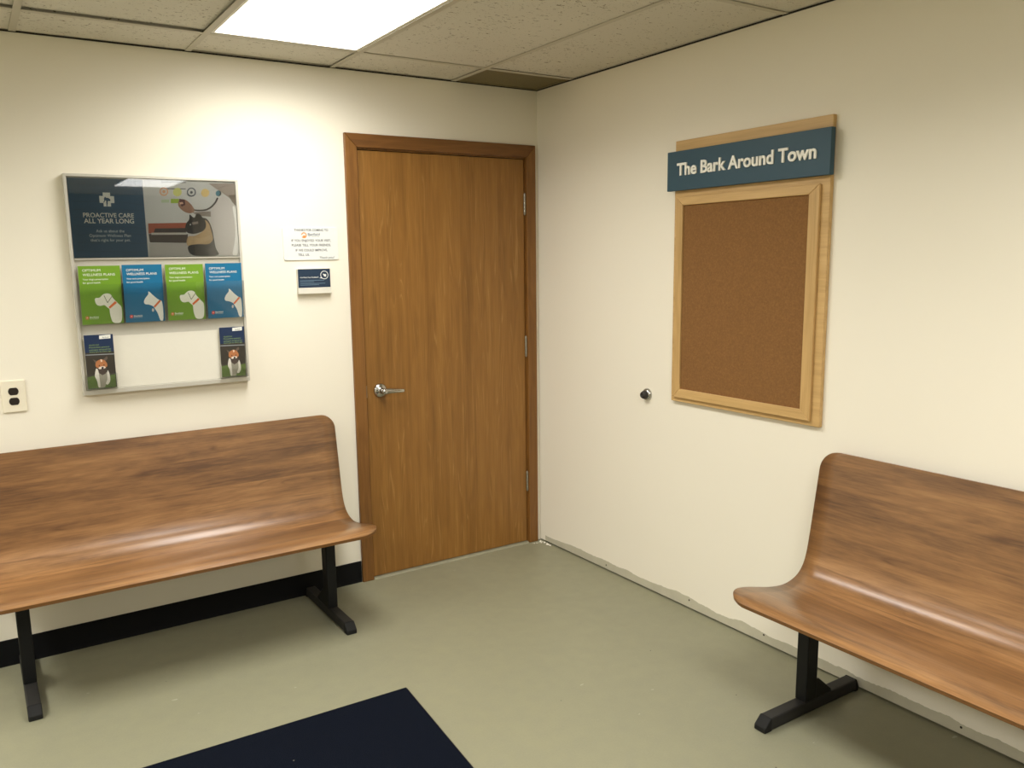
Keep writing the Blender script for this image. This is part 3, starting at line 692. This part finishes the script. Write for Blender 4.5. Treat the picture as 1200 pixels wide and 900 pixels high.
# poster behind the cover
pt = thing('poster', 'navy and photo poster headed PROACTIVE CARE ALL YEAR LONG in the top of the rack', 'poster', (-1.879, -0.0015, 1.567))
m = MB(); m.box((-2.192+1.879, 0.0, 0.0248), (-1.567+1.879, 0.298, 0.0300)); m.build('sheet', M['poster_blue'], pt)
m = MB(); mats = [M['photo_light']]
m.box((-1.9235+1.879, 0.0005, 0.0300), (-1.567+1.879, 0.2975, 0.0303)); m.box((-1.9265+1.879, 0.0, 0.0300), (-1.9235+1.879, 0.298, 0.0304))
z = 0.0303
for pts, rgb in PHOTO:
    mm = ink(rgb)
    if mm not in mats: mats.append(mm)
    z += 0.00005
    m.flat([(min(max(a/1000, -.0440), .3115), min(max(b/1000, .001), .297)) for a, b in pts], z, mats.index(mm), soft=2)
m.build('photo_print', mats, pt, recalc=False)
m = MB()
o = 1.879; q = 1.567
m.text('PROACTIVE CARE', -2.148+o, -1.968+o, 1.7195-q, .0165, .0302, bold=.008)
m.text('ALL YEAR LONG', -2.147+o, -1.969+o, 1.6975-q, .0175, .0302, bold=.014)
m.build('headline', M['white_ink'], pt, recalc=False)
m = MB()
m.text('Ask us about the', -2.108+o, -2.007+o, 1.6630-q, .0105, .0302, bold=.004)
m.text('Optimum Wellness Plan', -2.133+o, -1.985+o, 1.6455-q, .0105, .0302, bold=.004)
m.text('that’s right for your pet.', -2.130+o, -1.987+o, 1.6285-q, .0105, .0302, bold=.004)
m.build('small_print', M['grey_ink'], pt, recalc=False)
m = MB(); cx, cy = -2.060+o, 1.787-q; a, b = .0130, .0262
m.flat([(cx-a, cy-b), (cx+a, cy-b), (cx+a, cy-a), (cx+b, cy-a), (cx+b, cy+a), (cx+a, cy+a), (cx+a, cy+b), (cx-a, cy+b), (cx-a, cy+a), (cx-b, cy+a), (cx-b, cy-a), (cx-a, cy-a)], .0302, 0)
# running dog and cat figure cut out of the cross
m.flat([(cx-.014, cy-.012), (cx-.010, cy-.004), (cx-.010, cy+.004), (cx-.006, cy+.011), (cx-.003, cy+.007), (cx+.006, cy+.006), (cx+.010, cy+.003), (cx+.013, cy-.002), (cx+.010, cy-.006), (cx+.004, cy-.005),
        (cx+.001, cy-.012), (cx-.003, cy-.0262), (cx-.001, cy-.0262), (cx+.002, cy-.013), (cx-.001, cy-.004), (cx-.006, cy-.003), (cx-.010, cy-.011)], .0303, 1)
m.build('cross_emblem', [M['white_ink'], M['poster_blue']], pt, recalc=False)
m = MB()
for k in range(9):
    v = .274 - k*.031
    pts = [(-.300+.255*i/16, v + .0018*math.sin(i*.9+k*1.7) - .0006*i*(k % 3)*.4) for i in range(17)]
    m.faces([(a, b, .03008) for a, b in pts] + [(a, b+.0011, .03008) for a, b in pts], [(i, i+1, 18+i, 17+i) for i in range(16)])
m.build('wood_grain_print', ink((34, 58, 78)), pt, recalc=False)

# leaflets
def leaflet(name, label, loc, wd, ht, face, group, draw, rotz=0.0, sheets=5, lean=0.05):
    t = thing(name, label, 'brochure', loc, rotz, group)
    m = MB()
    m.box((-wd/2, 0, 0.0), (wd/2, ht, 0.0052), 1); m.box((-wd/2, 0, 0.0053), (wd/2, ht, 0.0060), 0)
    m.build('cover', [face, M['paper']], t)
    draw(t, 0.0062)
    t.rotation_euler = (lean, 0, 0)
    return t
def plan(kind):
    def draw(t, w):
        B = -2.112 if kind == 'dog' else -1.958
        m = MB()
        tx = (-2.171, -2.108, 1.515, -2.171, -2.057, 1.4985, -2.172, -2.083, 1.4825, -2.173, -2.111, 1.4695) if kind == 'dog' else \
             (-2.017, -1.954, 1.513, -2.016, -1.904, 1.4980, -2.018, -1.933, 1.4815, -2.018, -1.958, 1.4680)
        m.text('OPTIMUM', tx[0]-B, tx[1]-B, tx[2]-1.312, .0092, w, bold=.0)
        m.text('WELLNESS PLANS', tx[3]-B, tx[4]-B, tx[5]-1.312, .0092, w, bold=.005)
        m.build('title', M['white_ink'], t, recalc=False); m = MB()
        m.text("Your " + kind + "'s prescription", tx[6]-B, tx[7]-B, tx[8]-1.312, .0058, w, bold=.01)
        m.text('for good health', tx[9]-B, tx[10]-B, tx[11]-1.312, .0058, w, bold=.01)
        m.build('subtitle', M['white_ink'], t, recalc=False)
        m = MB(); mats = []; z = w
        for pts, rgb in (DOG if kind == 'dog' else CAT)[:-1]:
            mm = ink(rgb)
            if mm not in mats: mats.append(mm)
            z += .00015
            m.flat([(min(max(a/1000, -.0735), .0735), min(max(b/1000, .0008), .224)) for a, b in pts], z, mats.index(mm), soft=2)
        m.build('dog_picture' if kind == 'dog' else 'cat_picture', mats, t, recalc=False)
        m = MB(); mats = [M['white_ink']]; pts, rgb = (DOG if kind == 'dog' else CAT)[-1]; mats.append(ink(rgb))
        m.flat([(a/1000, b/1000) for a, b in pts], w, 1)
        cx = sum(a for a, b in pts)/len(pts)/1000; cy = sum(b for a, b in pts)/len(pts)/1000
        m.flat([(cx-.0022, cy-.0010), (cx+.0022, cy-.0010), (cx+.0014, cy+.0020), (cx-.0014, cy+.0020)], w+.0001, 0)
        m.text('Banfield', cx+.009, cx+.0405, cy-.0012, .0062, w, mi=0, bold=.012); m.text('PET HOSPITAL', cx+.009, cx+.0405, cy-.0060, .0026, w, mi=0)
        m.build('logo', mats, t, recalc=False)
    return draw
gG, gB = None, None
LZ = 1.312; LW = -0.0315
d1 = leaflet('brochure', 'green dog brochure in the leftmost pocket of the rack', (-2.112, LW, LZ), .148, .2245, M['green'], None, plan('dog'))
c1 = leaflet('brochure', 'blue cat brochure between the two green dog brochures in the rack', (-1.957, LW, LZ), .148, .2265, M['blue'], None, plan('cat'))
d2 = copy_tree(d1); d2.location = (-1.797, LW, LZ); d2['label'] = 'green dog brochure between the two blue cat brochures in the rack'
c2 = copy_tree(c1); c2.location = (-1.640, LW, LZ); c2['label'] = 'blue cat brochure in the pocket of the rack nearest the door'
for o in (d1, d2, c1, c2): o['group'] = 'wellness plan brochures in the clear pockets'
def run_dog(t, w):
    m = MB(); mats = [M['photo_dark']]; z = w
    m.flat([(-.0515, .0008), (.0515, .0008), (.0515, .143), (-.0515, .143)], z, 0)
    for pts, rgb in RUN[1:]:
        mm = ink(rgb)
        if mm not in mats: mats.append(mm)
        z += .0001
        m.flat([(min(max(a/1000, -.0515), .0515), min(max(b/1000, .0008), .20)) for a, b in pts], z, mats.index(mm), soft=2)
    m.build('running_dog_picture', mats, t, recalc=False)
    m = MB(); m.flat([(a/1000, b/1000) for a, b in RUN[0][0]], w+.0001, 0)
    m.text('Banfield', .014, .036, .1975, .0045, w+.0002, mi=1)
    m.build('logo_label', [M['white_ink'], M['navy_ink']], t, recalc=False)
    m = MB()
    for s, u1, v in (('WELLNESS PLANS', .000, .1690), ('Preventive petcare', .036, .1600), ('packages designed for', .042, .1505), ('every pet at every age', .041, .1412+.0015), ):
        m.text(s, -.036, u1, v, .0056, w+.0001, bold=.006)
    m.build('lettering', M['lime_ink'], t, recalc=False)
PZ = 1.061
p1 = leaflet('pamphlet', 'navy pamphlet with a running dog in the rack corner nearest the power outlet', (-2.136, LW-.001, PZ), .104, .2115, M['navy'], None, run_dog, lean=0.035)
p2 = copy_tree(p1); p2.location = (-1.6225, LW-.001, PZ); p2['label'] = 'navy pamphlet with a running dog in the rack corner nearest the door'
for o in (p1, p2): o['category'] = 'pamphlet'; o['group'] = 'navy pamphlets in the bottom trough'

# ------------------------------------------------------------------ signs by the door
t = thing('wall_sign', 'white rounded THANKS FOR COMING sign on the wall beside the door frame', 'sign', (-1.239, 0, 1.545))
o, q = 1.239, 1.545
m = MB(); m.rrect(-.127, .127, 0, .142, 0, .005, .010); m.build('plate', M['sign_white'], t, bevel=0.0008)
m = MB(); w = .0052
m.text('THANKS FOR COMING TO', -1.314+o, -1.157+o, 1.6705-q, .0098, w, bold=.016)
m.build('greeting', M['dark_ink'], t, recalc=False); m = MB()
for s, a, b, z, cp in (('IF YOU ENJOYED YOUR VISIT,', -1.328, -1.146, 1.6252, .0098), ('PLEASE TELL YOUR FRIENDS.', -1.328, -1.147, 1.6052, .0098),
                       ('IF WE COULD IMPROVE,', -1.311, -1.164, 1.5832, .0098), ('TELL US.', -1.301, -1.249, 1.5632, .0098)):
    m.text(s, a+o, b+o, z-q, cp, w, bold=.016)
m.build('message', M['dark_ink'], t, recalc=False); m = MB()
m.text('Thank you!', -1.203+o, -1.133+o, 1.5505-q, .0092, w, bold=.006, shear=.25)
m.build('thank_you_line', M['dark_ink'], t, recalc=False)
m = MB(); cx, cy = -1.270+o, 1.653-q
m.ring(cx, cy, .0128, .0082, w, 0); m.flat([(cx-.006, cy-.012), (cx+.008, cy-.012), (cx+.007, cy-.004), (cx+.001, cy+.001), (cx-.005, cy-.003)], w+.0001, 0)
m.flat([(cx-.013, cy-.006), (cx-.004, cy-.006), (cx-.006, cy+.002), (cx-.013, cy+.001)], w+.0001, 2)
m.text('Banfield', -1.252+o, -1.197+o, 1.6525-q, .0100, w, mi=1, bold=.01); m.text('PET HOSPITAL', -1.250+o, -1.199+o, 1.6465-q, .0038, w, mi=1)
m.build('logo', [M['orange_ink'], M['navy_ink'], M['sign_white']], t, recalc=False)

t = thing('card_holder', 'small navy and white feedback card holder on the wall below the THANKS sign', 'card holder', (-1.2365, 0, 1.397))
o, q = 1.2365, 1.397
m = MB(); m.box((-.0765, 0, 0), (.0765, .110, .004)); m.box((-.0765, 0, .004), (.0765, .004, .022)); m.box((-.0765, .004, .0205), (.0765, .024, .022))
m.box((-.0765, .004, .004), (-.0752, .108, .016)); m.box((.0752, .004, .004), (.0765, .108, .016)); m.build('wall_mount_tray', M['white_board'], t, bevel=0.0006)
m = MB(); m.box((-.0745, .0042, .0045), (.0745, .1085, .0165), 1); m.box((-.0745, .027, .0166), (.0745, .1088, .0172), 0); m.build('card_stack', [M['navy_ink'], M['paper']], t)
m = MB(); w = .0174
m.text('We Want Your Feedback!', -1.303+o, -1.217+o, 1.4665-q, .0055, w, bold=.012)
cx, cy = -1.189+o, 1.478-q
m.ring(cx, cy, .0185, .0160, w); m.flat([(cx-.0165, cy-.010), (cx-.024, cy-.013), (cx-.011, cy-.0148)], w)
m.flat([(cx-.008, cy+.006), (cx-.004, cy+.005), (cx+.002, cy+.003), (cx+.008, cy+.004), (cx+.008, cy-.006), (cx+.004, cy-.008), (cx-.001, cy-.006), (cx-.004, cy-.001)], w)
m.build('speech_bubble_print', M['white_ink'], t, recalc=False)
m = MB()
for v, u1 in ((.0575, .045), (.0515, -.002), (.0435, .050), (.0375, .02)):
    m.flat([(-.067, v), (u1, v), (u1, v+.0022), (-.067, v+.0022)], w)
m.build('fine_print', ink((104, 128, 146)), t, recalc=False)
m = MB(); m.text('Banfield', -.068, -.038, .0165, .004, .0223); m.build('tray_print', M['grey_ink'], t, recalc=False); m = MB(); m.text('PET HOSPITAL', .031, .065, .0175, .004, .0223); m.build('tray_print', M['grey_ink'], t, recalc=False)

# ------------------------------------------------------------------ outlet, door stop, mat
t = thing('power_outlet', 'ivory wall outlet with two dark sockets beside the silver rack', 'outlet', (-2.440, 0, 0.994))
m = MB(); m.box((-.040, 0, 0), (.040, .122, .006)); m.build('cover_plate', M['outlet_plate'], t, bevel=0.003)
for v in (0.042, 0.080):
    m = MB(); pts = []
    for k in range(32):
        a = 2*PI*k/32; pts.append((.0172*math.cos(a), v + max(-.0138, min(.0138, .0172*math.sin(a)))))
    m.prism(pts, .0055, .0072); m.build('socket', M['outlet_black'], t)
m = MB(); m.lathe([(.003, .0058), (.003, .0066), (.0015, .007)], 0, .061, n=12); m.build('screw', M['outlet_plate'], t)

t = thing('door_stop', 'round steel and dark rubber door stop on the bare wall beside the notice board', 'door stop', (0, -0.836, 0.921), RW)
m = MB(); m.lathe([(.0285, 0), (.0285, .003), (.0265, .008), (.022, .013), (.020, .014)], 0, 0); m.build('base', M['chrome'], t)
m = MB(); m.lathe([(.0205, .0125), (.0195, .020), (.016, .029), (.0125, .034), (.0085, .0355), (.007, .032), (.001, .031)], 0, 0); m.build('bumper', M['stop_rubber'], t)

t = thing('floor_mat', 'dark navy entrance mat lying on the bare grey floor', 'mat', (-1.341, -1.031, 0))
A, Bv, Cc = Vector((0, 0)), Vector((-1.80, 0.046)), Vector((-0.092, -1.10))
def quad(m, k0, k1, z0, z1):
    D = Bv + Cc
    c = (A+Bv+Cc+D)/4
    P = [A, Bv, D, Cc]
    m.faces([(q.x, q.y, z0) for q in [c+(p-c)*k0 for p in P]] + [(q.x, q.y, z1) for q in [c+(p-c)*k1 for p in P]],
            [(0,1,2,3), (4,5,6,7), (0,1,5,4), (1,2,6,5), (2,3,7,6), (3,0,4,7)])
m = MB(None); quad(m, 1.0, 0.998, 0.0002, 0.004); m.build('rubber_border', M['mat_edge'], t)
m = MB(None); quad(m, 0.996, 0.993, 0.0041, 0.008); m.build('pile', M['mat'], t)

rnd = random.Random(4)
m = MB(None)
for k in range(16):
    x, y, z, q = rnd.uniform(-.085, -.012), rnd.uniform(-.045, -.02) if k < 9 else rnd.uniform(-.12, -.05), 0.0006, rnd.uniform(.003, .009)
    if k >= 9: x = rnd.uniform(-.03, -.012)
    vs = [(x+q*rnd.uniform(.6, 1.2)*math.cos(2*PI*i/6), y+q*rnd.uniform(.6, 1.2)*math.sin(2*PI*i/6), z) for i in range(6)] + [(x+rnd.uniform(-.3, .3)*q, y+rnd.uniform(-.3, .3)*q, z+q*rnd.uniform(.5, 1.1))]
    m.faces(vs, [tuple(range(6))[::-1]] + [(i, (i+1) % 6, 6) for i in range(6)])
o = m.build('plaster_debris', M['paper']); tag(o, 'white crumbs of torn plaster on the floor in the corner by the door frame', 'plaster crumbs'); o['kind'] = 'stuff'

# ------------------------------------------------------------------ camera
cam = bpy.data.cameras.new('camera'); co = bpy.data.objects.new('camera', cam); C.objects.link(co)
yaw, pitch, roll = 0.5611, -0.1604, -0.0171
fwd = Vector((math.sin(yaw)*math.cos(pitch), math.cos(yaw)*math.cos(pitch), math.sin(pitch)))
right = Vector((math.cos(yaw), -math.sin(yaw), 0)); up = right.cross(fwd)
r2 = math.cos(roll)*right + math.sin(roll)*up; u2 = -math.sin(roll)*right + math.cos(roll)*up
co.matrix_world = Matrix(((r2.x, u2.x, -fwd.x, -2.5613), (r2.y, u2.y, -fwd.y, -3.5591), (r2.z, u2.z, -fwd.z, 1.5394), (0, 0, 0, 1)))
cam.sensor_width = 36.0; cam.lens = 966.54*36/1200; cam.shift_x = 28.25/1200; cam.shift_y = 9.02/1200
cam.clip_start = 0.02
S.camera = co
w = bpy.data.worlds.new('world'); S.world = w; w.use_nodes = True
w.node_tree.nodes['Background'].inputs[0].default_value = (0.02, 0.02, 0.02, 1)
S.view_settings.view_transform = 'Standard'; S.view_settings.look = 'None'; S.view_settings.gamma = 1.0
S.view_settings.use_curve_mapping = False
S.view_settings.exposure = EXPO
S.cycles.max_bounces = 12; S.cycles.diffuse_bounces = 8
S.cycles.use_denoising = True
S.cycles.sample_clamp_indirect = 6.0
